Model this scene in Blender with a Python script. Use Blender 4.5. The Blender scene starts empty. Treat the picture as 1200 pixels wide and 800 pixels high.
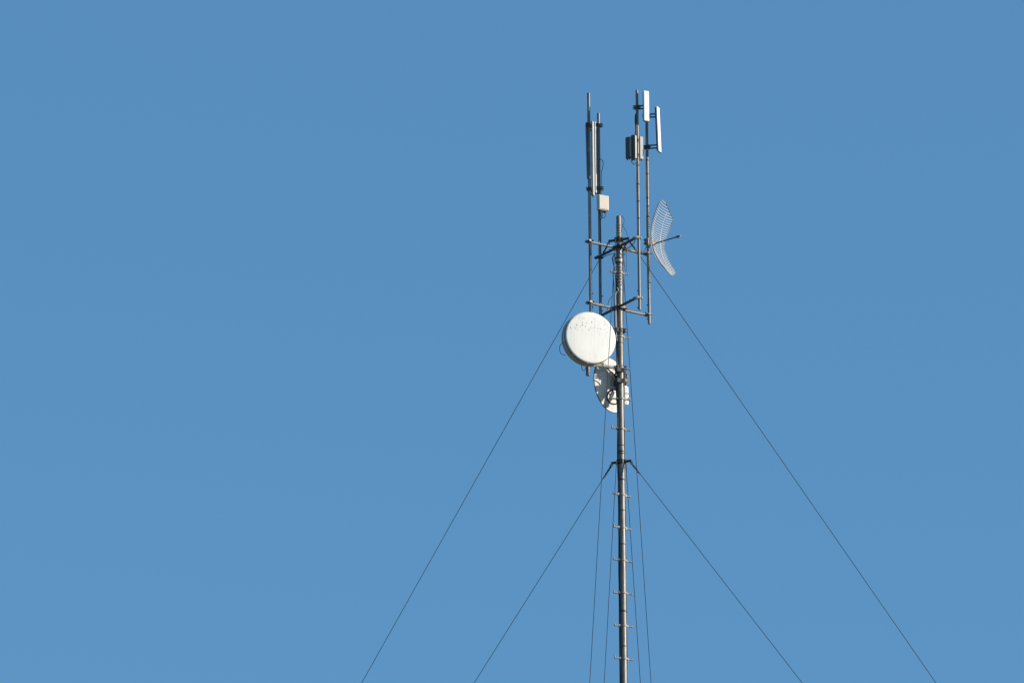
import bpy, bmesh, math, random
from mathutils import Vector, Matrix
random.seed(7)
R = math.radians
sc = bpy.context.scene
COL = sc.collection

# ------------------------------------------------------------------ camera and survey
K = 0.012                      # metres per photo pixel at the mast
ELEV, ROLL = R(18.4), R(-0.35)
RANGE = 95.0
FPX = RANGE / K                # focal length in photo pixels (1200 wide)
CAM = Vector((0, 0, 1.6))
fwd = Vector((0, math.cos(ELEV), math.sin(ELEV)))
r0 = Vector((1, 0, 0)); u0 = r0.cross(fwd)
right = r0 * math.cos(ROLL) + u0 * math.sin(ROLL)
up = right.cross(fwd)
MY = RANGE * math.cos(ELEV)    # distance of the mast over the ground

def P(px, py, d=0.0):
    """survey: the point seen at (px,py) of the photo that stands d photo-pixels behind the mast axis"""
    v = fwd * FPX + right * (px - 600) + up * (400 - py)
    t = (MY + d * K) / v.y
    return CAM + v * t

MX = P(726.6, 400).x
def zat(py, px=726.6, d=0.0): return P(px, py, d).z

# ------------------------------------------------------------------ materials
def new_mat(name):
    m = bpy.data.materials.new(name); m.use_nodes = True
    nt = m.node_tree; b = nt.nodes['Principled BSDF']
    return m, nt, b
def noise(nt, scale, detail=4, rough=.6, vec=None, dist=0):
    n = nt.nodes.new('ShaderNodeTexNoise'); n.inputs['Scale'].default_value = scale
    n.inputs['Detail'].default_value = detail; n.inputs['Roughness'].default_value = rough
    n.inputs['Distortion'].default_value = dist
    if vec is not None: nt.links.new(vec, n.inputs['Vector'])
    return n
def ramp(nt, src, stops):
    r = nt.nodes.new('ShaderNodeValToRGB'); e = r.color_ramp.elements
    while len(e) < len(stops): e.new(.5)
    for i, (p, c) in enumerate(stops):
        e[i].position = p; e[i].color = (c[0], c[1], c[2], 1) if hasattr(c, '__len__') else (c, c, c, 1)
    nt.links.new(src, r.inputs['Fac']); return r
def coords(nt, sx=1, sy=1, sz=1, kind='Object'):
    t = nt.nodes.new('ShaderNodeTexCoord'); mp = nt.nodes.new('ShaderNodeMapping')
    mp.inputs['Scale'].default_value = (sx, sy, sz)
    nt.links.new(t.outputs[kind], mp.inputs['Vector']); return mp.outputs['Vector']
def mixc(nt, fac, a, b, mode='MIX'):
    m = nt.nodes.new('ShaderNodeMix'); m.data_type = 'RGBA'; m.blend_type = mode
    for sock, v in ((m.inputs[0], fac), (m.inputs[6], a), (m.inputs[7], b)):
        if hasattr(v, 'is_output'): nt.links.new(v, sock)
        elif hasattr(v, '__len__'): sock.default_value = (v[0], v[1], v[2], 1)
        else: sock.default_value = v
    return m.outputs[2]
def weathered(name, lo, hi, rough=.5, metal=0.0, stain=(.1, .08, .06), stain_amt=.35, streak=6.0, bump=.15, scale=22):
    m, nt, b = new_mat(name)
    n1 = noise(nt, scale, 5, .65, coords(nt, 1, 1, .35))
    base = ramp(nt, n1.outputs['Fac'], [(.3, lo), (.7, hi)]).outputs['Color']
    n2 = noise(nt, streak, 6, .7, coords(nt, 3, 3, .4), .4)
    f = ramp(nt, n2.outputs['Fac'], [(.52, 0), (.75, stain_amt)]).outputs['Color']
    nt.links.new(mixc(nt, f, base, stain), b.inputs['Base Color'])
    rr = ramp(nt, n1.outputs['Fac'], [(.3, rough - .1), (.7, rough + .12)]).outputs['Color']
    nt.links.new(rr, b.inputs['Roughness']); b.inputs['Metallic'].default_value = metal
    if bump:
        bp = nt.nodes.new('ShaderNodeBump'); bp.inputs['Strength'].default_value = bump; bp.inputs['Distance'].default_value = .004
        nt.links.new(noise(nt, 90, 3, .6, coords(nt)).outputs['Fac'], bp.inputs['Height']); nt.links.new(bp.outputs['Normal'], b.inputs['Normal'])
    return m
M = {}
M['steel'] = weathered('galvanised_steel', (.10, .098, .09), (.25, .24, .215), .45, .2, (.10, .06, .038), .75, 4)
M['pipe'] = weathered('galvanised_pipe', (.11, .11, .102), (.20, .192, .175), .45, .2, (.10, .085, .07), .5)
M['dark_steel'] = weathered('dull_dark_steel', (.04, .04, .038), (.075, .07, .065), .5, .2, (.09, .05, .03), .4)
M['bright_steel'] = weathered('bright_zinc', (.28, .27, .24), (.42, .40, .355), .45, .1, (.22, .17, .12), .4)
M['white'] = weathered('white_plastic', (.78, .77, .74), (.86, .85, .82), .42, 0, (.45, .40, .33), .22, 9, .05)
M['peg'] = weathered('worn_peg_steel', (.17, .16, .14), (.34, .32, .275), .5, .1, (.10, .06, .035), .6, 8)
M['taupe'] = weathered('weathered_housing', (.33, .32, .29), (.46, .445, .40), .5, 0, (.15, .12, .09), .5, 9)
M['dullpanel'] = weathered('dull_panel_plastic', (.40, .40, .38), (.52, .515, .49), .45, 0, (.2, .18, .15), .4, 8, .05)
M['cream'] = weathered('cream_enamel', (.52, .475, .395), (.62, .57, .48), .5, 0, (.32, .26, .19), .4, 10, .08)
M['dishwhite'] = weathered('white_dish_paint', (.70, .69, .65), (.82, .80, .76), .5, 0, (.33, .29, .24), .45, 7, .06)
M['shadow_plastic'] = weathered('shaded_housing', (.05, .052, .052), (.08, .08, .078), .5, 0, (.1, .09, .07), .3)  # base colour darkened to carry the shade on faces turned from the sun
M['grey'] = weathered('grey_casting', (.13, .13, .125), (.21, .205, .195), .5, .1, (.10, .085, .07), .4)
M['grid'] = weathered('grid_zinc', (.60, .59, .55), (.76, .74, .69), .42, .05, (.28, .23, .17), .35)
M['shroud'] = weathered('drum_aluminium', (.42, .40, .35), (.55, .53, .47), .45, .05, (.16, .12, .09), .5)
M['black'] = weathered('black_cable_jacket', (.016, .016, .017), (.03, .03, .031), .5, 0, (.08, .07, .06), .25)
M['wire'] = weathered('steel_guy_strand', (.010, .010, .010), (.02, .02, .019), .7, 0, (.03, .02, .015), .4, 6, 0)
M['whitecord'] = weathered('pale_cord', (.6, .59, .56), (.72, .7, .66), .6, 0, (.3, .27, .22), .3)

def radome_mat():
    m, nt, b = new_mat('radome_face')
    base = ramp(nt, noise(nt, 5, 5, .6, coords(nt, 1, 1, .5)).outputs['Fac'], [(.3, (.78, .765, .72)), (.7, (.86, .845, .81))]).outputs['Color']
    # run marks
    s = noise(nt, 14, 4, .6, coords(nt, 2.2, 2.2, .18))
    base = mixc(nt, ramp(nt, s.outputs['Fac'], [(.52, 0), (.72, .32)]).outputs['Color'], base, (.52, .47, .39))
    # specks of dirt, thicker on the upper half
    co = coords(nt, 1, 1, .6)
    v = nt.nodes.new('ShaderNodeTexVoronoi'); v.inputs['Scale'].default_value = 29; v.voronoi_dimensions = '2D'; v.inputs['Randomness'].default_value = 1
    tq = nt.nodes.new('ShaderNodeTexCoord'); sq = nt.nodes.new('ShaderNodeSeparateXYZ'); cq = nt.nodes.new('ShaderNodeCombineXYZ'); mq = nt.nodes.new('ShaderNodeMath'); mq.operation = 'MULTIPLY'; mq.inputs[1].default_value = .6
    nt.links.new(tq.outputs['Object'], sq.inputs['Vector']); nt.links.new(sq.outputs['X'], cq.inputs['X']); nt.links.new(sq.outputs['Z'], mq.inputs[0]); nt.links.new(mq.outputs[0], cq.inputs['Y']); nt.links.new(cq.outputs[0], v.inputs['Vector'])
    sep = nt.nodes.new('ShaderNodeSeparateColor'); nt.links.new(v.outputs['Color'], sep.inputs['Color'])
    g1 = nt.nodes.new('ShaderNodeMath'); g1.operation = 'MULTIPLY_ADD'; nt.links.new(sep.outputs['Green'], g1.inputs[0]); g1.inputs[1].default_value = .9; g1.inputs[2].default_value = .25
    g2 = nt.nodes.new('ShaderNodeMath'); g2.operation = 'DIVIDE'; nt.links.new(v.outputs['Distance'], g2.inputs[0]); nt.links.new(g1.outputs[0], g2.inputs[1])
    sp = ramp(nt, g2.outputs[0], [(.14, 1), (.28, 0)]).outputs['Color']
    pick = ramp(nt, sep.outputs['Red'], [(.2, 0), (.26, 1)]).outputs['Color']
    tc = nt.nodes.new('ShaderNodeTexCoord'); sx = nt.nodes.new('ShaderNodeSeparateXYZ'); nt.links.new(tc.outputs['Object'], sx.inputs['Vector'])
    mr = nt.nodes.new('ShaderNodeMapRange'); mr.inputs['From Min'].default_value = .02; mr.inputs['From Max'].default_value = .13
    nt.links.new(sx.outputs['Z'], mr.inputs['Value'])
    mr2 = nt.nodes.new('ShaderNodeMapRange'); mr2.inputs['From Min'].default_value = .33; mr2.inputs['From Max'].default_value = .25
    nt.links.new(sx.outputs['Z'], mr2.inputs['Value'])
    def mul(a, c):
        q = nt.nodes.new('ShaderNodeMath'); q.operation = 'MULTIPLY'; nt.links.new(a, q.inputs[0])
        if hasattr(c, 'is_output'): nt.links.new(c, q.inputs[1])
        else: q.inputs[1].default_value = c
        return q.outputs[0]
    clump = ramp(nt, noise(nt, 8, 3, .6, coords(nt)).outputs['Fac'], [(.36, 0), (.48, 1)]).outputs['Color']
    f = mul(mul(mul(mul(sp, pick), clump), mul(mr.outputs['Result'], mr2.outputs['Result'])), .92)
    base = mixc(nt, f, base, (.20, .16, .12))
    nt.links.new(base, b.inputs['Base Color']); b.inputs['Roughness'].default_value = .5
    return m
M['radome'] = radome_mat()
def ground_mat():
    m, nt, b = new_mat('dry_grass_ground')
    n = noise(nt, .05, 8, .65, coords(nt)); n2 = noise(nt, 2.0, 6, .7, coords(nt))
    a = ramp(nt, n.outputs['Fac'], [(.35, (.13, .12, .075)), (.55, (.19, .165, .11)), (.7, (.28, .235, .17))]).outputs['Color']
    nt.links.new(mixc(nt, n2.outputs['Fac'], a, (.20, .175, .12)), b.inputs['Base Color']); b.inputs['Roughness'].default_value = .9
    return m
M['ground'] = ground_mat()

# ------------------------------------------------------------------ mesh building
class MB:
    def __init__(s): s.v = []; s.f = []; s.sm = []
    def add(s, vs, fs, smooth=False):
        o = len(s.v); s.v += [Vector(q) for q in vs]
        for f in fs: s.f.append([i + o for i in f]); s.sm.append(smooth)
        return s
    def tube(s, pts, r, n=12, cap=True):
        pts = [Vector(p) for p in pts]; rs = r if hasattr(r, '__len__') else [r] * len(pts)
        N = len(pts); t = [(pts[min(i + 1, N - 1)] - pts[max(i - 1, 0)]).normalized() for i in range(N)]
        a = Vector((0, 0, 1)) if abs(t[0].z) < .9 else Vector((1, 0, 0))
        x = (a - t[0] * a.dot(t[0])).normalized(); vs = []
        for i in range(N):
            x = (x - t[i] * x.dot(t[i])).normalized(); y = t[i].cross(x)
            for k in range(n):
                q = 2 * math.pi * k / n
                vs.append(pts[i] + (x * math.cos(q) + y * math.sin(q)) * rs[i])
        fs = [[i * n + k, i * n + (k + 1) % n, (i + 1) * n + (k + 1) % n, (i + 1) * n + k] for i in range(N - 1) for k in range(n)]
        s.add(vs, fs, True)
        if cap:
            s.add(vs[:n], [list(range(n))[::-1]]); s.add(vs[-n:], [list(range(n))])
        return s
    def ring(s, c, axis, R0, r, n=24, m=8, a0=0, a1=2 * math.pi):
        ax = Vector(axis).normalized(); a = Vector((0, 0, 1)) if abs(ax.z) < .9 else Vector((1, 0, 0))
        x = (a - ax * a.dot(ax)).normalized(); y = ax.cross(x); full = abs(a1 - a0 - 2 * math.pi) < 1e-4
        pts = [Vector(c) + (x * math.cos(a0 + (a1 - a0) * i / n) + y * math.sin(a0 + (a1 - a0) * i / n)) * R0 for i in range(n + 1)]
        return s.tube(pts, r, m, cap=not full)
    def box(s, c, size, ax=None, bev=.0):
        """box centred at c; ax = (x, y, z) axes; bevelled edges"""
        if ax is None: ax = (Vector((1, 0, 0)), Vector((0, 1, 0)), Vector((0, 0, 1)))
        ax = [Vector(q).normalized() for q in ax]; bm = bmesh.new(); bmesh.ops.create_cube(bm, size=1)
        for v in bm.verts: v.co = Vector((v.co.x * size[0], v.co.y * size[1], v.co.z * size[2]))
        if bev: bmesh.ops.bevel(bm, geom=bm.edges[:], offset=bev, segments=2, affect='EDGES', profile=.6)
        bm.verts.index_update()
        s.add([Vector(c) + ax[0] * v.co.x + ax[1] * v.co.y + ax[2] * v.co.z for v in bm.verts], [[v.index for v in f.verts] for f in bm.faces])
        bm.free(); return s
    def lathe(s, c, axis, prof, n=64):
        """prof: list of (r, h) or None to break smoothing; h along axis"""
        ax = Vector(axis).normalized(); a = Vector((0, 0, 1)) if abs(ax.z) < .9 else Vector((1, 0, 0))
        x = (a - ax * a.dot(ax)).normalized(); y = ax.cross(x)
        runs = [[]]
        for p in prof:
            if p is None: runs.append([runs[-1][-1]])
            else: runs[-1].append(p)
        for run in runs:
            vs = []
            for (r, h) in run:
                for k in range(n):
                    q = 2 * math.pi * k / n
                    vs.append(Vector(c) + ax * h + (x * math.cos(q) + y * math.sin(q)) * max(r, 1e-5))
            s.add(vs, [[i * n + k, i * n + (k + 1) % n, (i + 1) * n + (k + 1) % n, (i + 1) * n + k] for i in range(len(run) - 1) for k in range(n)], True)
        return s
    def prism(s, poly, thick, normal):
        nv = Vector(normal).normalized() * thick / 2; poly = [Vector(p) for p in poly]; n = len(poly)
        s.add([p + nv for p in poly], [list(range(n))]); s.add([p - nv for p in poly], [list(range(n))[::-1]])
        for i in range(n):
            j = (i + 1) % n; s.add([poly[i] + nv, poly[j] + nv, poly[j] - nv, poly[i] - nv], [[3, 2, 1, 0]])
        return s
    def build(s, name, mat, parent=None, origin=None, local=False):
        o3 = Vector((0, 0, 0))
        if origin is not None: o3 = Vector(origin)
        elif parent is not None:
            q = parent
            while q is not None: o3 = o3 + q.location; q = q.parent
        me = bpy.data.meshes.new(name)
        me.from_pydata([tuple(v) if local else tuple(v - o3) for v in s.v], [], s.f)
        bm = bmesh.new(); bm.from_mesh(me); bmesh.ops.recalc_face_normals(bm, faces=bm.faces[:]); bm.to_mesh(me); bm.free()
        me.polygons.foreach_set('use_smooth', s.sm); me.materials.append(mat); me.update()
        ob = bpy.data.objects.new(name, me); COL.objects.link(ob)
        if parent is not None: ob.parent = parent
        elif origin is not None: ob.location = o3
        return ob

def thing(name, label, cat, loc, group=None):
    o = bpy.data.objects.new(name, None); o.empty_display_size = .1; COL.objects.link(o); o.location = loc
    o['label'] = label; o['category'] = cat
    if group: o['group'] = group
    return o
def tag(o, label, cat, group=None):
    o['label'] = label; o['category'] = cat
    if group: o['group'] = group
    return o
def spline(pts, n=8):
    pts = [Vector(p) for p in pts]; out = []
    for i in range(len(pts) - 1):
        p0 = pts[max(i - 1, 0)]; p1 = pts[i]; p2 = pts[i + 1]; p3 = pts[min(i + 2, len(pts) - 1)]
        for k in range(n):
            t = k / n
            out.append(.5 * ((2 * p1) + (p2 - p0) * t + (2 * p0 - 5 * p1 + 4 * p2 - p3) * t * t + (3 * p1 - p0 - 3 * p2 + p3) * t ** 3))
    out.append(pts[-1]); return out
UP = Vector((0, 0, 1))
def hdir(a): return Vector((math.cos(a), math.sin(a), 0))   # a measured from +X (right) towards +Y (away)

# ------------------------------------------------------------------ ground
g = MB().add([(-9000, -9000, 0), (9000, -9000, 0), (9000, 9000, 0), (-9000, 9000, 0)], [[0, 1, 2, 3]]).build('ground', M['ground'])
g['kind'] = 'structure'

# ------------------------------------------------------------------ mast
MAST = Vector((MX, MY, 0))
mast = thing('antenna_mast', 'tall guyed tubular steel mast with climbing pegs, crossed arms and four upright pipes', 'mast', MAST)
def mp(z, dx=0, dy=0): return Vector((MX + dx * K, MY + dy * K, z))
Z1, Z2 = zat(292), zat(545)
MB().tube([mp(0), mp(Z2)], 3.75 * K, 24).build('lower_pole', M['steel'], mast)
MB().tube([mp(Z2), mp(Z1)], 3.55 * K, 24).build('middle_pole', M['steel'], mast)
top = MB(); top.lathe(mp(0), UP, [(2.9 * K, Z1), (2.9 * K, zat(253.5)), None, (2.3 * K, zat(253.5)), None, (2.3 * K, zat(258))], 24)
top.build('upper_pole', M['steel'], mast)
for py, r, h, mt in ((292, 4.2, 4, 'steel'), (303, 4.25, 2.2, 'dark_steel'), (308, 4.3, 2.4, 'dark_steel'), (305.5, 4.0, 3, 'bright_steel'), (522, 4.0, 1.0, 'dark_steel'),
                     (529, 4.05, 1.3, 'black'), (531.5, 4.05, 1.0, 'black'), (562, 4.4, 1.2, 'black'), (598, 4.3, .8, 'dark_steel'),
                     (637.5, 4.3, .8, 'dark_steel'), (716, 4.4, 1.8, 'black'), (757, 4.35, .8, 'dark_steel'), (392, 3.95, .9, 'dark_steel'),
                     (402, 3.9, .8, 'dark_steel'), (340, 3.9, .8, 'dark_steel')):
    z = zat(py); hh = h * K / 2
    MB().lathe(mp(z), UP, [(r * K - .006, -hh), None, (r * K, -hh), None, (r * K, hh), None, (r * K - .006, hh)], 24).build('collar', M[mt], mast)
# straps of the cable that winds round the head of the mast
def helix(c0, c1, r, turns, n=14, ph=0):
    N = int(turns * n)
    return [c0.lerp(c1, i / N) + Vector((math.cos(ph + 2 * math.pi * i / n), math.sin(ph + 2 * math.pi * i / n), 0)) * r for i in range(N + 1)]
MB().tube(helix(mp(zat(262)), mp(zat(289)), 3.2 * K, 9), .42 * K, 6).build('cable_strap', M['bright_steel'], mast)
MB().tube(helix(mp(zat(311)), mp(zat(335)), 4.0 * K, 7), .42 * K, 6).build('cable_strap', M['bright_steel'], mast)

# climbing pegs: one mesh copied
AZP = R(27); dP = hdir(AZP); nP = Vector((-dP.y, dP.x, 0))
st = MB()
for s_ in (-1, 1):
    a = dP * (4.2 * K * s_); b = dP * (11.8 * K * s_)
    st.tube([a, b], .95 * K, 10); st.tube([b - dP * (1.2 * K * s_), b], 1.25 * K, 10)
    st.box(dP * (5.0 * K * s_), (2.0 * K, 2.6 * K, 2.8 * K), (dP, nP, UP), .002)
    st.tube([dP * (8.6 * K * s_), dP * (9.5 * K * s_)], 1.2 * K, 6)
st.tube([dP * (-11.5 * K), dP * (-11.5 * K) + UP * 3.2 * K], .6 * K, 8)
st.tube([dP * (11.5 * K), dP * (11.5 * K) + UP * 1.6 * K], .6 * K, 8)
st.lathe(Vector((0, 0, 0)), UP, [(4.15 * K, -.9 * K), None, (4.5 * K, -.9 * K), None, (4.5 * K, .9 * K), None, (4.15 * K, .9 * K)], 24)
peg0 = None
for py in (319.8, 394.5, 431, 467.5, 502.5, 579.7, 618.2, 656.5, 694.8, 733, 771.5, 810, 848.5):
    if peg0 is None:
        peg0 = st.build('climbing_peg', M['peg'], None, Vector((0, 0, 0)), True); o = peg0; o.parent = mast
    else:
        o = peg0.copy(); COL.objects.link(o); o.parent = mast
    o.location = (0, 0, zat(py)); o.rotation_euler = (R(random.uniform(-2, 2)), R(random.uniform(-2.5, 2.5)), R(random.uniform(-6, 6)))

# upright pipes and crossed arms
AZA = math.atan2(47.5, 72); dA = hdir(AZA); dB = hdir(AZA - math.pi / 2)
PIPES = {1: (691.0, -23, 109.5, 370, 1.8), 2: (702.4, 35.5, 133, 384, 1.75), 3: (748.0, -34.6, 106, 363, 1.65), 4: (759.1, 23.5, 127, 379.5, 1.7)}
PXY = {}
for k, (px, d, y0, y1, r) in PIPES.items():
    q = P(px, 240, d); PXY[k] = Vector((q.x, q.y, 0))
    zt, zb = zat(y0, px, d), zat(y1, px, d)
    mb = MB().tube([PXY[k] + UP * zb, PXY[k] + UP * zt], r * K, 16)
    for yb in {1: (344, 360), 2: (347, 364), 3: (340.5, 360.5), 4: (357.5, 373.5)}[k]:   # set screws
        s_ = 1 if k < 3 else -1
        c = PXY[k] + UP * zat(yb, px, d) + Vector((s_ * r * K, -.2 * K, 0)); mb.tube([c, c + Vector((s_ * 1.3 * K, 0, 0))], .75 * K, 6)
    po = mb.build('upright_pipe', M['pipe'], mast)
    for yb in {1: (), 2: (), 3: (194, 216, 236, 256), 4: (188, 204, 232, 254)}[k]:
        c = PXY[k] + UP * zat(yb, px, d)
        MB().lathe(c, UP, [(r * K, -.6 * K), None, ((r + .35) * K, -.6 * K), None, ((r + .35) * K, .6 * K), None, (r * K, .6 * K)], 16).build('tie_band', M['black'], po)
def pz(k, py): return PXY[k] + UP * zat(py, PIPES[k][0], PIPES[k][1])
# cable strapped in a spiral on the right-hand rear pipe
MB().tube(helix(pz(4, 255), pz(4, 338), 2.0 * K, 30, 12), .5 * K, 6).build('cable_strap', M['bright_steel'], mast)

def ubolt(mb, c, d, rr):        # clamp plate, two rods and nuts gripping an upright pipe; d = way from pipe to arm
    d = Vector(d).normalized(); s_ = UP.cross(d)
    mb.box(c + d * (rr + 2.9 * K), (.7 * K, 6.6 * K, 3.4 * K), (d, s_, UP), .002)
    mb.box(c - d * (rr + .4 * K), (.9 * K, 5.6 * K, 2.2 * K), (d, s_, UP), .002)
    for q in (-1, 1):
        a = c + s_ * (q * (rr + .9 * K)); mb.tube([a - d * (rr + 1.6 * K), a + d * (rr + 5.0 * K)], .42 * K, 6)
        mb.tube([a + d * (rr + 3.3 * K), a + d * (rr + 4.3 * K)], .85 * K, 6)
        mb.tube([a - d * (rr + 1.4 * K), a - d * (rr + .7 * K)], .8 * K, 6)
for py_a, py_b in ((289.5, 290.5), (361, 360.5)):
    for (ka, kb, dd, py, side) in ((1, 4, dA, py_a, 1), (2, 3, dB, py_b, -1)):
        zz = zat(py)
        if ka == 1: n_ = Vector((-dA.y, dA.x, 0))             # arm runs behind the mast
        else: n_ = -dA                                        # arm runs before the mast
        a = PXY[ka] + UP * zz; b = PXY[kb] + UP * zz; ax = (b - a).normalized(); n_ = (n_ - ax * n_.dot(ax)).normalized()
        mid = Vector((MX, MY, zz)); off = n_ * (5.4 * K)
        # straight arm past the mast, pipes clamped to its ends
        pa = a + n_ * (3.3 * K) * (1 if (a - mid).dot(n_) < 5.4 * K else -1) - ax * 3.4 * K
        pb = b + n_ * (3.3 * K) * (1 if (b - mid).dot(n_) < 5.4 * K else -1) + ax * 3.4 * K
        arm = MB().tube([pa, pb], 1.55 * K, 14)
        for q in (.1, .22, .33, .66, .78, .9):                # bolt heads along the arm
            c = pa.lerp(pb, q + random.uniform(-.03, .03)); arm.tube([c + UP * 1.2 * K, c + UP * (2.4 + random.random() * .8) * K], .75 * K, 6)
        ao = arm.build('cross_arm', M['steel'] if ka == 1 else M['dark_steel'], mast)  # front arm gets darker steel: the shade on its visible side is painted in
        for kk, pp in ((ka, a), (kb, b)):
            mb = MB(); ubolt(mb, pp, n_, PIPES[kk][4] * K); mb.build('pipe_clamp', M['bright_steel'] if kk == 3 else M['steel'] if kk == 1 else M['dark_steel'], ao)
        mb = MB()                                             # saddle round the mast
        cc = pa.lerp(pb, .5); d2 = (mid - cc); d2 = (d2 - ax * d2.dot(ax)).normalized()
        mb.box(cc - d2 * 2.0 * K, (.8 * K, 10 * K, 4.6 * K), (d2, ax, UP), .002)
        mb.box(cc + d2 * 10.2 * K, (.9 * K, 9.4 * K, 3.6 * K), (d2, ax, UP), .002)
        for q in (-1, 1):
            for w in (-1, 1):
                p0 = cc + ax * (q * 4.4 * K) + UP * (w * 1.2 * K); mb.tube([p0 - d2 * 3.4 * K, p0 + d2 * 11.6 * K], .45 * K, 6)
                mb.tube([p0 - d2 * 3.0 * K, p0 - d2 * 2.2 * K], .9 * K, 6); mb.tube([p0 + d2 * 10.6 * K, p0 + d2 * 11.4 * K], .9 * K, 6)
        mb.build('mast_clamp', M['dark_steel'], ao)

# guy brackets
AZG = R(-22); dG = hdir(AZG); nG = Vector((-dG.y, dG.x, 0)); GB = {}
for nm, py, hw in (('upper', 281, 13.2), ('lower', 541, 12.6)):
    zz = zat(py); c = Vector((MX, MY, zz)); rr = 3.0 if nm == 'upper' else 3.8
    mb = MB()
    for s_ in (-1, 1):
        mb.box(c + dG * s_ * (rr + (hw - rr) / 2) * K, ((hw - rr) * K, 1.2 * K, 3.0 * K), (dG, nG, UP), .003)
        mb.box(c + dG * s_ * (rr + 1.2) * K, (2.0 * K, 3.4 * K, 4.6 * K), (dG, nG, UP), .003)
        mb.box(c + nG * s_ * (rr + .9) * K, (6.5 * K, 1.5 * K, 4.4 * K), (dG, nG, UP), .003)
        for w in (-1, 1):
            p0 = c + dG * (s_ * 2.6 * K) + UP * (w * 1.1 * K); mb.tube([p0 - nG * (rr + 2.8) * K, p0 + nG * (rr + 2.8) * K], .55 * K, 6)
            mb.tube([p0 - nG * (rr + 2.7) * K, p0 - nG * (rr + 1.7) * K], 1.0 * K, 6)
    mb.lathe(c, UP, [((rr - .1) * K, -2.6 * K), None, ((rr + .45) * K, -2.6 * K), None, ((rr + .45) * K, 2.6 * K), None, ((rr - .1) * K, 2.6 * K)], 24)
    mb.build('guy_bracket', M['dark_steel'], mast)
    GB[nm] = (c + dG * -(hw - .6) * K - UP * 1.8 * K, c + dG * (hw - .6) * K - UP * 1.8 * K, c - nG * (rr + 2.2) * K, c + nG * (rr + 2.2) * K)

# ------------------------------------------------------------------ guy wires
def plane_hit(px, py, p0, az):
    """point of the sight line (px,py) in the upright plane through p0 that runs along az"""
    v = fwd * FPX + right * (px - 600) + up * (400 - py); n = Vector((-math.sin(az), math.cos(az), 0))
    t = (p0 - CAM).dot(n) / v.dot(n); return CAM + v * t
def guy(label, a, through, grips):
    d = (through - a).normalized(); end = a + d * (a.z / -d.z)
    t = thing('guy_wire', label, 'guy wire', a, 'thin steel guy wires of the mast')
    L = (end - a).length; N = 24; sag = .0006 * L
    pts = [a.lerp(end, i / N) - UP * (sag * 4 * (i / N) * (1 - i / N)) for i in range(N + 1)]
    MB().tube(pts, .35 * K, 8).build('wire', M['wire'], t)
    s_ = d.cross(UP).normalized(); nn = s_.cross(d)
    if grips:
        mb = MB(); mb.ring(a + d * 1.3 * K, s_, 1.5 * K, .5 * K, 14, 6); mb.ring(a + d * 3.6 * K, nn, 1.3 * K, .5 * K, 14, 6); mb.build('shackle', M['dark_steel'], t)
        mb = MB()
        for q, w in grips:
            mb.tube([a + d * (q * K), a + d * ((q + w) * K)], [.7 * K, .6 * K], 8)
        for q in (8, 12.5):
            c = a + d * q * K; mb.box(c, (2.0 * K, 1.5 * K, 1.6 * K), (d, s_, nn), .002); mb.tube([c - s_ * .8 * K, c + s_ * 1.9 * K], .5 * K, 6)
        e0 = a + d * 3.6 * K; mb.tube(spline([e0 - nn * 1.2 * K, e0 + d * 4 * K - nn * 1.0 * K, e0 + d * 9 * K - nn * .8 * K, e0 + d * 14 * K - nn * 1.4 * K]), .35 * K, 6)
        mb.build('wire_grip', M['dark_steel'], t)
    else:
        mb = MB(); mb.tube([a, a + d * 9 * K], .6 * K, 8); mb.build('wire_grip', M['dark_steel'], t)
u, l = GB['upper'], GB['lower']
guy('long guy wire from the upper bracket slanting down to the lower left', u[0], plane_hit(423, 800, u[0], R(152.5)), [(4.5, 10)])
guy('long guy wire from the upper bracket slanting down to the lower right', u[1], plane_hit(1098, 800, u[1], R(-27.5)), [(4.5, 8)])
guy('steep guy wire hanging before the white drum dish, furthest left of the steep ones', u[2] + Vector((-2 * K, 0, 0)), P(691, 800, -469), None)
guy('steep guy wire behind the mast, furthest right of the steep ones', u[3] + Vector((1.0 * K, 0, 0)), P(763, 800, 298), None)
guy('short-looking guy wire from the lower bracket slanting down to the left', l[0], plane_hit(555, 800, l[0], R(153)), [(4.5, 12), (17, 3)])
guy('short-looking guy wire from the lower bracket slanting down to the right', l[1], plane_hit(941, 800, l[1], R(-27)), [(4.5, 9), (16, 4)])
guy('steep guy wire from the lower bracket, close by the left side of the pole', l[2] + Vector((-3.5 * K, 0, 0)), P(708, 800, -266), None)
guy('steep guy wire from the lower bracket, close by the right side of the pole', l[3] + Vector((3 * K, 0, 0)), P(750.5, 800, 160), None)

# ------------------------------------------------------------------ drum dish
psi = R(20); nD = Vector((math.sin(psi), -math.cos(psi), 0)); lD = Vector((math.cos(psi), math.sin(psi), 0))
F = P(692.3, 395.3, -43)
dd = thing('drum_dish_antenna', 'large round white drum dish with dirt specks on its flat face', 'dish antenna', F)
rd = 31.3 * K
MB().lathe(F, nD, [(0, .9 * K), (rd * .5, .75 * K), (rd * .93, .25 * K), (rd * .985, 0), (rd * .992, -.5 * K)], 96).build('radome', M['radome'], dd)
MB().lathe(F, nD, [(rd * .95, -.6 * K), None, (rd * 1.008, -.6 * K), None, (rd * 1.008, -1.5 * K), None, (rd * .96, -1.5 * K)], 96).build('face_band', M['bright_steel'], dd)
MB().lathe(F, nD, [(rd * .955, -1.5 * K), (rd * .985, -1.7 * K), (rd * .985, -2.8 * K), (rd * .955, -3.0 * K)], 96).build('gasket', M['black'], dd)
MB().lathe(F, nD, [(rd * .95, -2.9 * K), None, (rd * 1.02, -2.9 * K), None, (rd * 1.022, -5.4 * K), None, (rd * .95, -5.5 * K)], 96).build('flange', M['bright_steel'], dd)
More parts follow.
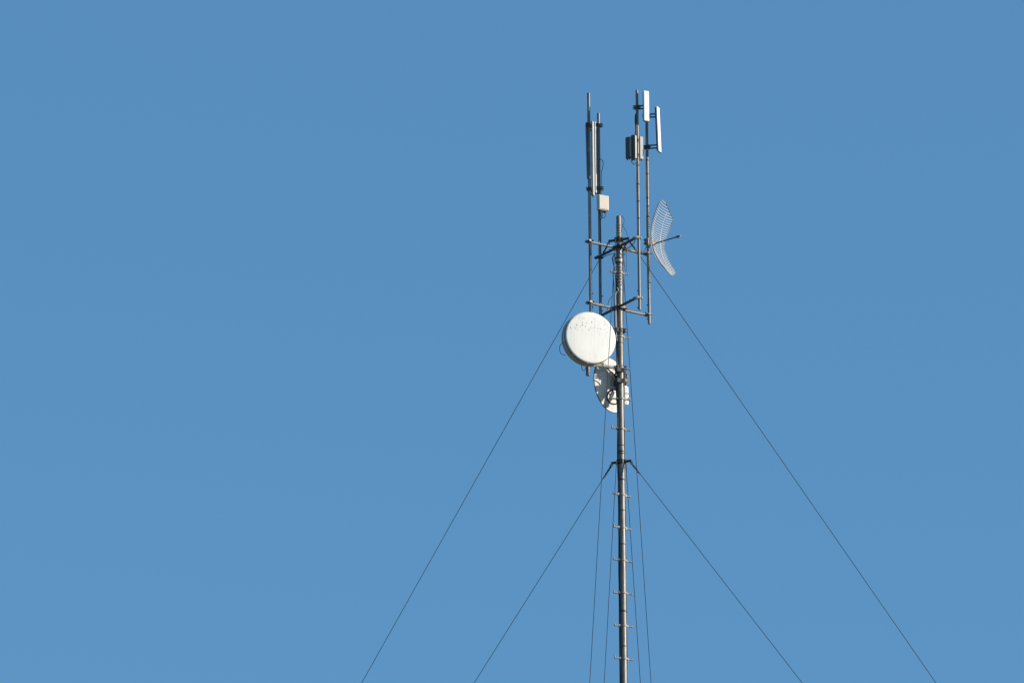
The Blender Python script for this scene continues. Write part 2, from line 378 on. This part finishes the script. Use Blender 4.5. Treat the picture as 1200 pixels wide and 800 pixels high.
MB().lathe(F, nD, [(rd * .98, -5.5 * K), None, (rd * .985, -6.8 * K), None,
                   (rd * 1.0, -7.0 * K), None, (rd * 1.0, -10.4 * K), None, (rd * 1.025, -10.4 * K), None, (rd * 1.025, -12.2 * K), None, (rd * .98, -12.4 * K), None,
                   (rd * .8, -14 * K), (rd * .5, -16.2 * K), (rd * .22, -17.6 * K), None, (0, -17.6 * K)], 96).build('shroud', M['shroud'], dd)
for i in range(10):                                            # clips holding the radome to the shroud
    mb = MB()
    q = 2 * math.pi * (i + .3) / 10; e = lD * math.cos(q) + UP * math.sin(q)
    mb.box(F + e * rd * 1.015 - nD * 3.0 * K, (.8 * K, 1.6 * K, 4.4 * K), (e, e.cross(nD), nD), .002)
    mb.build('clip', M['bright_steel'], dd)
sp_xy = P(688.6, 400, -16)
zs0, zs1 = zat(440, 688.6, -16), zat(374, 688.6, -16)
MB().tube([Vector((sp_xy.x, sp_xy.y, zs0)), Vector((sp_xy.x, sp_xy.y, zs1))], 2.4 * K, 18).build('support_pipe', M['pipe'], dd)
hub = F - nD * 17.4 * K
mb = MB(); mb.lathe(hub, -nD, [(0, -.2 * K), None, (6 * K, -.2 * K), None, (6 * K, 2.2 * K), None, (0, 2.2 * K)], 24)
mb.box(Vector((sp_xy.x, sp_xy.y, F.z)).lerp(hub, .5), (7 * K, 7 * K, 9 * K), (lD, nD, UP), .004); mb.build('hub', M['grey'], dd)
for py in (387.5, 431.5):
    a = Vector((MX, MY, zat(py))); b = Vector((sp_xy.x, sp_xy.y, a.z)); ax = (b - a).normalized(); sd = UP.cross(ax)
    mb = MB().tube([a + ax * 4.6 * K, b], 2.0 * K if py > 400 else 1.5 * K, 14)
    for q in (8, 13, 19): mb.tube([a + ax * q * K + UP * 1.6 * K, a + ax * q * K + UP * 3.0 * K], .8 * K, 6)
    ar = mb.build('mount_arm', M['bright_steel'], dd)
    mb = MB()
    mb.box(a + ax * 4.6 * K, (1.6 * K, 8.6 * K, 6.0 * K), (ax, sd, UP), .003); mb.box(a - ax * 4.9 * K, (1.3 * K, 8.6 * K, 5.4 * K), (ax, sd, UP), .003)
    mb.lathe(a, UP, [(3.6 * K, -2.6 * K), None, (4.15 * K, -2.6 * K), None, (4.15 * K, 2.6 * K), None, (3.6 * K, 2.6 * K)], 24)
    for q in (-1, 1):
        for w in (-1, 1):
            p0 = a + sd * (q * 3.95 * K) + UP * (w * 1.6 * K); mb.tube([p0 - ax * 6.6 * K, p0 + ax * 7.2 * K], .5 * K, 6); mb.tube([p0 - ax * 6.4 * K, p0 - ax * 5.5 * K], .95 * K, 6)
    mb.build('clamp', M['dark_steel'], ar)
    if py > 400:
        n2 = sd
        MB().prism([a + ax * 5.5 * K + UP * 1.6 * K, a + ax * 20 * K + UP * 1.6 * K, a + ax * 22 * K + UP * 4.2 * K, a + ax * 13 * K + UP * 9.5 * K, a + ax * 11 * K + UP * 9.6 * K], 1.2 * K, n2).build('gusset', M['white'], ar)
mb = MB().tube(spline([F - nD * 9 * K - lD * 31.2 * K - UP * 6 * K, F - nD * 10 * K - lD * 35 * K - UP * 12 * K, F - nD * 12 * K - lD * 33 * K - UP * 19 * K, F - nD * 15 * K - lD * 26 * K - UP * 20 * K]), .35 * K, 6)
tag(mb.build('coaxial_cable', M['black'], None, F), 'small loop of thin black cable at the left edge of the drum dish', 'cable')
mb = MB().tube(spline([P(681, 423, -20), P(681.8, 430, -19), P(682.5, 433, -19), P(685, 434, -18), P(686.5, 430, -18)]), .4 * K, 6)
tag(mb.build('coaxial_cable', M['black'], None, P(682, 430, -19)), 'short black cable end hanging under the drum dish beside its pipe', 'cable')

# ------------------------------------------------------------------ lower dish, seen from behind
azl = R(90 + 53); nL = hdir(azl); lL = Vector((-nL.y, nL.x, 0))   # faces away to the left
Lc = P(715.5, 451, 24)
ld = thing('parabolic_dish_antenna', 'white open dish seen from behind on the mast, below the drum dish', 'dish antenna', Lc)
rl = 32.5 * K; dep = 11 * K
prof = [(rl * q, -dep * (1 - q * q)) for q in (0.0, .12, .25, .4, .55, .7, .85, .95, 1.0)]
back = [(max(r_, 0), h_ - .55 * K) for (r_, h_) in reversed(prof)]
MB().lathe(Lc, nL, prof + [None, (rl, -.55 * K), None] + back, 80).build('reflector', M['dishwhite'], ld)
MB().ring(Lc + nL * .1 * K, nL, rl, .75 * K, 80, 8).build('rim', M['grey'], ld)
vx = Lc - nL * (dep + .5 * K)
mb = MB()
for q in range(4):                                             # stiffening ribs on the back
    a = R(45 + 90 * q); e = lL * math.cos(a) + UP * math.sin(a)
    mb.prism([vx + e * 6 * K - nL * .2 * K, Lc + e * rl * .80 - nL * (dep * .36 + .5 * K), Lc + e * rl * .80 - nL * (dep * .36 + 2.6 * K), vx + e * 6 * K - nL * 4 * K], .9 * K, e.cross(nL))
mb.build('rib', M['dishwhite'], ld)
mb = MB().lathe(vx, -nL, [(7.5 * K, -.8 * K), None, (7.5 * K, 1.5 * K), None, (5.5 * K, 1.6 * K), None, (5.5 * K, 4 * K), None, (0, 4 * K)], 32)
for q in range(8):
    a = 2 * math.pi * q / 8; c = vx + (lL * math.cos(a) + UP * math.sin(a)) * 6.6 * K; mb.tube([c - nL * 1.4 * K, c - nL * 2.6 * K], .7 * K, 6)
mb.build('hub', M['grey'], ld)
for py in (434.5, 447):
    a = Vector((MX, MY, zat(py))); ax = (Vector((vx.x, vx.y, 0)) - Vector((MX, MY, 0))).normalized(); sd = UP.cross(ax)
    mb = MB()
    mb.box(a + ax * 4.9 * K, (1.6 * K, 10 * K, 5.2 * K), (ax, sd, UP), .003); mb.box(a - ax * 5.0 * K, (1.3 * K, 9.6 * K, 4.6 * K), (ax, sd, UP), .003)
    mb.lathe(a, UP, [(3.6 * K, -2.0 * K), None, (4.1 * K, -2.0 * K), None, (4.1 * K, 2.0 * K), None, (3.6 * K, 2.0 * K)], 24)
    for q in (-1, 1):
        for w in (-1, 1):
            p0 = a + sd * (q * 4.1 * K) + UP * (w * 1.3 * K); mb.tube([p0 - ax * 7.4 * K, p0 + ax * 8.4 * K], .5 * K, 6)
            mb.tube([p0 - ax * 6.8 * K, p0 - ax * 5.7 * K], 1.0 * K, 6); mb.tube([p0 + ax * 5.8 * K, p0 + ax * 6.9 * K], 1.0 * K, 6)
    mb.build('clamp', M['grey'], ld)
mid = Vector((MX, MY, zat(441))); ax = (Vector((vx.x, vx.y, 0)) - Vector((MX, MY, 0))).normalized(); sd = UP.cross(ax)
mb = MB().box(mid + ax * 10 * K, (9 * K, 6 * K, 10 * K), (ax, sd, UP), .004)
for q in (-1, 1):
    mb.prism([mid + ax * 5 * K + sd * q * 5 * K + UP * 9 * K, mid + ax * 17 * K + sd * q * 5 * K + UP * 3 * K, mid + ax * 17 * K + sd * q * 5 * K - UP * 9 * K, mid + ax * 5 * K + sd * q * 5 * K - UP * 9 * K], .9 * K, sd)
    for w in (-5, 0, 5): mb.tube([mid + ax * 9 * K + sd * q * 5.2 * K + UP * w * K, mid + ax * 9 * K + sd * q * 6.6 * K + UP * w * K], 1.0 * K, 6)
mb.build('pivot_bracket', M['dark_steel'], ld)
# toothed aiming plate showing right of the pole
c = P(733.4, 443.5, 9); mb = MB(); zx = Vector((.75, -.66, 0)); zy = Vector((.66, .75, 0))
poly = []
for i in range(20):
    q = 2 * math.pi * i / 20; rr = (8.6 if i % 2 else 7.6) * K; poly.append(c + zy * (rr * .36 * math.cos(q)) + UP * rr * math.sin(q))
mb.prism(poly, 3.0 * K, zx); mb.box(c - zx * 2.4 * K, (4.5 * K, 3 * K, 6 * K), (zx, zy, UP), .003); mb.box(c + zx * 1.6 * K + UP * 2 * K, (2.4 * K, 3.4 * K, 3.2 * K), (zx, zy, UP), .003)
for w in (-5, 5): mb.tube([c + UP * w * K + zx * 1.6 * K, c + UP * w * K + zx * 3.0 * K], .9 * K, 6)
mb.build('aiming_plate', M['dark_steel'], ld)
# radio box clipped behind the dish
c = P(733.7, 463.7, 9); zx = hdir(R(20)); zy = Vector((-zx.y, zx.x, 0))
box_o = MB().box(c, (5.2 * K, 2.8 * K, 22.5 * K), (zx, zy, UP), .012).build('radio_box', M['white'], ld)
mb = MB()
for w in (-4.5, 2.5): MB().box(c + UP * w * K, (5.7 * K, 3.4 * K, 1.0 * K), (zx, zy, UP), .003).build('strap', M['grey'], box_o)
mb = MB().box(c + zx * 2.8 * K - UP * 3.2 * K, (2.4 * K, 3 * K, 2.4 * K), (zx, zy, UP), .003); mb.tube([c + zx * 3.8 * K - UP * 3.2 * K, c + zx * 5.8 * K - UP * 3.2 * K], .7 * K, 8); mb.build('connector', M['bright_steel'], box_o)
# coil of cable on the back of the dish
c = P(719.3, 465, 5); axn = (CAM - c).normalized() + Vector((.35, 0, 0)); cc = MB()
cc.ring(c, axn, 8.6 * K, .75 * K, 40, 8); cc.ring(c + axn.normalized() * .9 * K, axn, 8.2 * K, .55 * K, 40, 8)
cc.tube(spline([c + Vector((-4 * K, 0, 7.2 * K)), c + Vector((2 * K, 2 * K, 11 * K)), c + Vector((5 * K, 3 * K, 18 * K))]), .6 * K, 6)
tag(cc.build('cable_coil', M['black'], None, c), 'round coil of black cable against the back of the lower dish', 'cable')
cc = MB().tube(spline([P(708, 473, 18), P(710.5, 469, 14), P(714, 464, 11), P(717, 459, 8), P(721, 455, 4)]), .5 * K, 6)
tag(cc.build('coaxial_cable', M['black'], None, P(712, 468, 16)), 'thin black cable slanting across the back of the lower dish', 'cable')

# ------------------------------------------------------------------ grid dish
psg = R(62); nS = Vector((math.sin(psg), -math.cos(psg), 0)); lS = Vector((math.cos(psg), math.sin(psg), 0))
tl = R(4.5); nS3 = (nS * math.cos(tl) + UP * math.sin(tl)); vS = (UP * math.cos(tl) - nS * math.sin(tl))
V0 = P(769.2, 285, 33)
gd = thing('grid_dish_antenna', 'curved wire grid dish with a feed boom pointing right', 'grid antenna', V0)
FO = 31 * K; HV = 47.5 * K; HU = 18 * K
def smooth(t): t = min(max(t, 0), 1); return t * t * (3 - 2 * t)
def side_far(v): q = abs(v) / K; return (18 + 5 * smooth(v / K / 32) + 2.5 * smooth(-v / K / 28) - 2 * math.exp(-(v / K / 11) ** 2) - 25 * max(0, (q - 33.5) / 14) ** 1.35) * K
def side_near(v): q = abs(v) / K; return (-18 + 7 * max(0, (q - 41) / 6.5) ** 1.8) * K
def gp(uu, vv): return V0 + lS * uu + vS * vv + nS3 * ((uu * uu + vv * vv) / (4 * FO))
mb = MB(); NR = 37
for i in range(NR):
    v = -HV + 2 * HV * (i + .5) / NR; a_, b_ = side_near(v), side_far(v)
    mb.tube([gp(a_ + (b_ - a_) * j / 8, v) for j in range(9)], .35 * K, 6)
mb.build('grid_rods', M['grid'], gd)
mb = MB()
out = [gp(side_far(-HV + 2 * HV * j / 40), -HV + 2 * HV * j / 40) for j in range(41)] + [gp(side_near(HV - 2 * HV * j / 40), HV - 2 * HV * j / 40) for j in range(41)]
mb.tube(out + [out[0]], .5 * K, 8); mb.build('rim', M['steel'], gd)
mb = MB()
for uu in (-.55 * HU, .55 * HU):
    mb.tube([gp(uu, -.8 * HV + 1.6 * HV * j / 30) - nS3 * .6 * K for j in range(31)], .45 * K, 6)
mb.tube([gp(-.97 * HU, -.72 * HV + .7 * HV * j / 20) - nS3 * (1.2 + 1.2 * math.sin(math.pi * j / 20)) * K for j in range(21)], .55 * K, 6)
mb.build('rib', M['grid'], gd)
b0 = gp(0, 0) - nS3 * 3 * K; b1 = P(797.5, 276.3, 12)
bd = (b1 - b0).normalized()
MB().tube([b0, b1 - bd * 6 * K], .75 * K, 10).build('boom', M['dark_steel'], gd)
mb = MB().tube([b1 - bd * 7 * K, b1 - bd * 4.5 * K], 1.2 * K, 10); mb.tube([b1 - bd * 4.5 * K, b1 - bd * 1.8 * K], 1.7 * K, 10); mb.tube([b1 - bd * 1.8 * K, b1], 1.1 * K, 10)
mb.build('feed', M['grey'], gd)
cm = pz(4, 283.5); e = Vector((V0.x - cm.x, V0.y - cm.y, 0)).normalized(); e2 = UP.cross(e)
mb = MB().box(cm + e * 3.2 * K, (2.6 * K, 7 * K, 8.5 * K), (e, e2, UP), .003); mb.box(cm - e * 2.6 * K, (1.6 * K, 6.5 * K, 7.5 * K), (e, e2, UP), .003)
mb.tube([cm + e * 3 * K, V0 - nS3 * 1 * K], 2.2 * K, 12)
for q in (-1, 1):
    for w in (-1, 1):
        p0 = cm + e2 * q * 2.6 * K + UP * w * 2.4 * K; mb.tube([p0 - e * 5 * K, p0 + e * 6 * K], .5 * K, 6); mb.tube([p0 - e * 4.4 * K, p0 - e * 3.5 * K], .95 * K, 6)
mb.box(V0 - nS3 * .9 * K, (1.2 * K, 7 * K, 8 * K), (nS3, lS, vS), .003)
mb.build('mount_bracket', M['grey'], gd)

# ------------------------------------------------------------------ panel antennas
def panel(label, px, d, y0, y1, w, dp, az_face, mat='white', lean=0.0, brackets=(), pipe=None, caps=1):
    """az_face: degrees right of the direction to the viewer"""
    c0 = P(px, y0, d); c1 = P(px, y1, d); c = Vector((c0.x + c1.x, c0.y + c1.y, c0.z + c1.z)) / 2
    c.x = P(px, (y0 + y1) / 2, d).x; H = c0.z - c1.z
    n = Vector((math.sin(R(az_face)), -math.cos(R(az_face)), 0)); s_ = Vector((math.cos(R(az_face)), math.sin(R(az_face)), 0))
    z = (UP * math.cos(R(lean)) + n * math.sin(R(lean))).normalized(); n2 = s_.cross(z)
    t = thing('panel_antenna', label, 'panel antenna', c, 'slim panel antennas on the upright pipes')
    MB().box(c, (w * K, dp * K, H), (s_, n2, z), min(w, dp) * K * .22).build('radome', M[mat], t)
    if mat == 'white': MB().box(c - n2 * (1 if n2.dot(n) > 0 else -1) * (dp / 2 + .95) * K, (w * .86 * K, 1.9 * K, H * .97), (s_, n2, z), .004).build('shaded_back', M['shadow_plastic'], t)  # dark piece added so the panel's unlit side reads as shade
    mb = MB()
    for q in (-1, 1)[:2 if caps > 1 else 1]: mb.box(c + z * q * (H / 2 + .35 * K), (w * .9 * K, dp * .9 * K, 1.3 * K), (s_, n2, z), .004)
    mb.tube([c - z * (H / 2 + .5 * K) - s_ * w * .15 * K, c - z * (H / 2 + 2.0 * K) - s_ * w * .15 * K], .7 * K, 8)
    mb.build('end_cap', M['dark_steel'], t)
    for by in brackets:
        pc = pz(pipe, by); fr = (pc - c); hz = c + z * ((pc.z - c.z) / max(z.z, .1)); bk = hz + n2 * (-dp / 2 * K) * (1 if n2.dot(n) < 0 else -1) * -1
        bk = hz - n * dp / 2 * K
        ax = Vector((bk.x - pc.x, bk.y - pc.y, 0)); L = ax.length; ax.normalize(); sd = UP.cross(ax); rr = PIPES[pipe][4] * K
        mb = MB()
        mb.box(pc + ax * (rr + .9 * K), (1.2 * K, 5.5 * K, 4.6 * K), (ax, sd, UP), .002); mb.box(pc - ax * (rr + .7 * K), (1.1 * K, 5.5 * K, 4.2 * K), (ax, sd, UP), .002)
        for q in (-1, 1):
            if L > 4 * K: mb.box(pc + ax * (rr + L) / 2 + UP * q * 1.9 * K, (L - rr, 1.6 * K, 1.3 * K), (ax, sd, UP), .002)
            for w_ in (-1, 1):
                p0 = pc + sd * q * (rr + .7 * K) + UP * w_ * 1.2 * K; mb.tube([p0 - ax * (rr + 3.6 * K), p0 + ax * (rr + 2.8 * K)], .4 * K, 6); mb.tube([p0 - ax * (rr + 2.4 * K), p0 - ax * (rr + 1.5 * K)], .8 * K, 6)
        mb.box(bk - ax * .5 * K, (1.1 * K, 3.4 * K, 5.4 * K), (ax, sd, UP), .002)
        mb.build('bracket', M['dark_steel'], t)
    return t
panel('short wide white panel antenna at the top between the two right-hand pipes', 757.2, -36.8, 107, 142, 6.6, 2.6, 27, 'white', 0, (126,), 3)
panel('slim white panel antenna standing off furthest right on two brackets', 771.9, 21, 125.5, 178, 7.2, 1.4, 63, 'white', -1.8, (136, 172.5), 4)
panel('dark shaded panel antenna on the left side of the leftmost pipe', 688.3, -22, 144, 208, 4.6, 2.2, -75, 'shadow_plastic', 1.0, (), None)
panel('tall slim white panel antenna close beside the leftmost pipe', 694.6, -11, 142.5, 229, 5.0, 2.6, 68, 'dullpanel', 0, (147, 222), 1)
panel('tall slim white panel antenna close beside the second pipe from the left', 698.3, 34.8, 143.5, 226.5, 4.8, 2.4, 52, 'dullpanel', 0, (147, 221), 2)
# top clamp across the two left pipes
a, b = pz(1, 141.5), pz(2, 141.5)
# ------------------------------------------------------------------ boxes and radios
def fin_box(name, label, cat, px, d, y0, y1, w, dp, yaw, mat, group, pipe, fins=6):
    c0 = P(px, y0, d); c1 = P(px, y1, d); c = (c0 + c1) / 2; H = c0.z - c1.z; c.y = MY + d * K
    n = Vector((math.sin(R(yaw)), -math.cos(R(yaw)), 0)); s_ = Vector((math.cos(R(yaw)), math.sin(R(yaw)), 0))
    t = thing(name, label, cat, c, group)
    body = MB().box(c, (w * K, dp * K, H), (s_, n, UP), .008)
    body.build('housing', M[mat], t)
    if mat == 'shadow_plastic': MB().box(c + s_ * (w / 2 + .35) * K, (.8 * K, dp * .9 * K, H * .93), (s_, n, UP), .003).build('sunlit_side', M['taupe'], t)  # paler strip paints in the sunlit side of the darkened unit
    if fins:
        mb = MB()
        for i in range(fins):
            q = (i + .5) / fins - .5
            mb.box(c - n * (dp / 2 + .7) * K + s_ * q * w * .92 * K, (.45 * K, 1.0 * K, H * .9), (s_, n, UP), .001)
        mb.build('cooling_fins', M[mat], t)
    for q in (-.28, .28):
        a = c - UP * H / 2 + s_ * q * w * K; MB().tube([a + UP * .2 * K, a - UP * 1.6 * K], .75 * K, 8).build('connector', M['dark_steel'], t)
    if pipe:
        pc = Vector((PXY[pipe].x, PXY[pipe].y, 0)); rr = PIPES[pipe][4] * K
        for q in (-.32, .32):
            mb = MB(); a = Vector((pc.x, pc.y, c.z + q * H)); e = Vector((c.x - a.x, c.y - a.y, 0)); L = e.length; e.normalize(); sd = UP.cross(e)
            mb.box(a + e * (L / 2), (max(L - dp * .3 * K, .02), 2.0 * K, 2.0 * K), (e, sd, UP), .002)
            mb.lathe(a, UP, [(rr, -1.1 * K), None, (rr + .5 * K, -1.1 * K), None, (rr + .5 * K, 1.1 * K), None, (rr, 1.1 * K)], 16)
            mb.build('bracket', M['dark_steel'], t)
    return t
RG = 'small radio units clamped to the right front pipe'
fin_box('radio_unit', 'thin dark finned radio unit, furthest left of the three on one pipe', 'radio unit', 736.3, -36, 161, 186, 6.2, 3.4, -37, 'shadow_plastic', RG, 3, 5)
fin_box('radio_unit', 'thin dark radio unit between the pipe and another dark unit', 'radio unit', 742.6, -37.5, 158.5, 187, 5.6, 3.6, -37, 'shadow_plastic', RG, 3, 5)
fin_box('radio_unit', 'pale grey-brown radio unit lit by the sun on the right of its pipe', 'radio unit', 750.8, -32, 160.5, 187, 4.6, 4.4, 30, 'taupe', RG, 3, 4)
bx = fin_box('equipment_box', 'cream square equipment box low on the second pipe from the left', 'equipment box', 706.3, 29, 229.5, 246.8, 13.4, 6.2, 27, 'cream', None, 2, 0)
n = Vector((math.sin(R(27)), -math.cos(R(27)), 0)); s_ = Vector((math.cos(R(27)), math.sin(R(27)), 0)); c = bx.location.copy()
mb = MB().box(c + n * 3.2 * K, (12.2 * K, .7 * K, 16.6 * K), (s_, n, UP), .004); mb.build('lid', M['cream'], bx)
mb = MB().box(c - UP * 9.8 * K, (9 * K, 5 * K, 1.6 * K), (s_, n, UP), .003)
for q in (-3.2, -.6, 2): mb.tube([c - UP * 9 * K + s_ * q * K, c - UP * 12.0 * K + s_ * q * K], .9 * K, 8)
mb.build('cable_gland', M['dark_steel'], bx)

# ------------------------------------------------------------------ cables
def cable(label, pts, r, mat='black', cat='cable', n=8, smooth=6):
    o3 = Vector(pts[0]); mb = MB().tube(spline(pts, smooth), r * K, n)
    return tag(mb.build('coaxial_cable', M[mat], None, o3), label, cat)
def along(py, dx, dy): return Vector((MX + dx * K, MY + dy * K, zat(py)))
rnd = random.Random(3)
pts = [along(298, -4.4, -3), along(303, -7.6, -3), along(309, -6.8, -3), along(317, -5.0, -3)] + [along(y, -3.75 + rnd.uniform(-.5, .25) - (.5 if 500 < y < 560 else 0), -2.2 + rnd.uniform(-.3, .3)) for y in range(330, 860, 24)]
cable('thick black feeder cable down the left side of the mast', pts + [Vector((MX - 3.6 * K, MY - 2.2 * K, 0.02))], .75)
pts = [along(317, -7.4, 0), along(330, -6.8, 0), along(345, -6.4, 0), along(360, -6.4, 0), along(380, -5.9, 1)] + [along(y, -4.2 + rnd.uniform(-.5, .3), 1.5) for y in range(400, 860, 30)]
cable('second black feeder cable left of the mast, standing off near the lower arms', pts + [Vector((MX - 4 * K, MY + 1.5 * K, 0.02))], .55)
pts = [along(284, 3.8, 1), along(292, 5.0, 1), along(302, 5.2, .5), along(318, 4.6, .8), along(334, 4.9, 1)] + [along(y, 3.9 + rnd.uniform(-.3, .45), 1.6) for y in range(350, 860, 22)]
cable('black feeder cable down the right side of the mast', pts + [Vector((MX + 4 * K, MY + 1.6 * K, 0.02))], .5)
cable('thin loose wire arching off the tip of the mast', [along(254.5, 1.5, -1), along(253.6, 3.2, -1), along(255.5, 5.6, -1), along(259, 6.6, 0), along(264, 5.0, 0), along(272, 3.2, 0)], .32)
cable('thin loose wire hanging right of the mast beside the upper arms', [along(262, 4.2, 3), along(270, 8.6, 3), along(276, 10.2, 3), along(283, 9.4, 3), along(294, 9.0, 3), along(306, 8.7, 3), along(314, 8.9, 3), along(317, 7.6, 3), along(309, 6.4, 3), along(300, 5.0, 2)], .30)
cable('pale cord tied to the mast above the lower arms', [along(338, -3.0, -3.4), along(341, -1.0, -4.0), along(343, -3.4, -3.2), along(348, -4.6, -4.0), along(360, -4.4, -4.4), along(390, -4.2, -4.4), along(400, -3.6, -3.4)], .32, 'whitecord')
cable('thin black cable looping off the second pipe above the equipment box', [pz(2, 187) + Vector((0, -2 * K, 0)), P(704.8, 187, 34), P(706.6, 190, 33), P(706.5, 195, 33), P(705.2, 201, 33), P(705.0, 210, 33), P(704.9, 222, 33), P(704.5, 230, 33)], .40)
cable('black cable loop hanging under the cream equipment box', [P(704.5, 249.5, 29), P(704.8, 253.5, 28), P(707.3, 255.6, 28), P(709.4, 253, 28), P(709.2, 248.5, 29)], .42)
cable('black cable loop hanging under the dark radio units', [P(740, 186.5, -37), P(740.2, 190, -37), P(743, 192.4, -37), P(746, 190.5, -37), P(746.6, 187, -37)], .42)
cable('thin black cable hanging under the pale grey-brown radio unit', [P(751, 187.5, -32), P(752.8, 184, -33), P(754, 179, -33), P(753.2, 175, -33)], .35)
cable('thick black cable bundle taped to the right front pipe behind the top panel', [pz(3, 134) + Vector((-1.6 * K, -1 * K, 0)), pz(3, 140) + Vector((-2.2 * K, -1 * K, 0)), pz(3, 146) + Vector((-2.0 * K, -1 * K, 0)), pz(3, 152) + Vector((-1.7 * K, -1.0 * K, 0)), pz(3, 160) + Vector((-2.2 * K, -.6 * K, 0))], .9)
cable('thin black wire hanging from the lower left arm', [P(717.5, 347, 0), P(714, 351.5, 3), P(712.3, 357, 5), P(711.6, 364, 6)], .3)

def pc(k, py, dx, dy): return pz(k, py) + Vector((dx * K, dy * K, 0))
cable('black feeder cable down the right front pipe to the upper arms', [pc(3, 190, -1.2, -1.6)] + [pc(3, y, -1.5 + rnd.uniform(-.2, .2), -1.3) for y in range(204, 276, 14)] + [pc(3, 279, -3.4, -2), P(742, 286, -26), P(735, 291.5, -14), P(731, 293, -6), along(300, 4.6, -2)], .42)
cable('black feeder cable down the right rear pipe behind the grid dish', [pc(4, 178, -1.2, -1.5)] + [pc(4, y, -1.5 + rnd.uniform(-.2, .2), -1.2) for y in range(192, 284, 14)] + [pc(4, 289, -2.2, -2), P(752, 297.5, 18), P(744, 296.5, 12), P(736, 292.8, 7), along(301, 4.6, 2.4)], .42)
cable('black feeder cable down the second pipe from the left under the equipment box', [P(706, 250, 29), P(705.6, 254, 31), pc(2, 259, 1.4, -1.6)] + [pc(2, y, 1.4 + rnd.uniform(-.2, .2), -1.4) for y in range(270, 297, 13)] + [pc(2, 302, 2.6, -2.6), P(711, 299.5, 24), P(717, 297.5, 12), P(720.5, 298.5, 3), along(308, -4.4, 1)], .4)
cable('black feeder cable from the back of the drum dish to the mast', [P(700, 421, -18), P(706, 428, -14), P(712, 436, -9), P(718, 441, -4.5), P(721.2, 447, -2.5), P(722, 458, -2), along(474, -4.6, -2.2)], .5)
# ------------------------------------------------------------------ light, sky
S = Vector((1, -.21, .30)).normalized()                       # towards the sun
elev = math.asin(S.z); az = math.atan2(S.x, S.y)               # azimuth from +Y, clockwise
sun = bpy.data.lights.new('sun', 'SUN'); sun.energy = 5.0; sun.angle = R(.53); sun.color = (1, .90, .765)
so = bpy.data.objects.new('sun', sun); COL.objects.link(so); so.rotation_euler = (-S).to_track_quat('-Z', 'Y').to_euler(); so.location = (40, 0, 60)
w = bpy.data.worlds.new('World'); sc.world = w; w.use_nodes = True; nt = w.node_tree
bg = nt.nodes['Background']; sky = nt.nodes.new('ShaderNodeTexSky'); sky.sky_type = 'NISHITA'; sky.sun_disc = False
sky.sun_elevation = elev; sky.sun_rotation = az; sky.altitude = 200; sky.air_density = 1.0; sky.dust_density = .6; sky.ozone_density = 2.0
hs = nt.nodes.new('ShaderNodeHueSaturation'); gm = nt.nodes.new('ShaderNodeGamma'); gm.inputs['Gamma'].default_value = .5; nt.links.new(sky.outputs[0], gm.inputs['Color']); nt.links.new(gm.outputs[0], hs.inputs['Color'])
tint = nt.nodes.new('ShaderNodeMix'); tint.data_type = 'RGBA'; tint.blend_type = 'MULTIPLY'; tint.inputs[0].default_value = 1
TINT = (.525, 1.10, 1.65)
tint.inputs[7].default_value = (*TINT, 1); nt.links.new(hs.outputs[0], tint.inputs[6])
nt.links.new(tint.outputs[2], bg.inputs['Color']); bg.inputs['Strength'].default_value = .15

cam = bpy.data.cameras.new('camera'); co = bpy.data.objects.new('camera', cam); COL.objects.link(co)
cam.sensor_width = 36; cam.lens = 36 * FPX / 1200; cam.clip_start = .5; cam.clip_end = 30000
mtx = Matrix((right, up, -fwd)).transposed().to_4x4(); mtx.translation = CAM; co.matrix_world = mtx
sc.camera = co
sc.view_settings.view_transform = 'Standard'; sc.view_settings.look = 'None'; sc.view_settings.gamma = 1; sc.view_settings.exposure = 0.25
sc.view_settings.use_curve_mapping = False
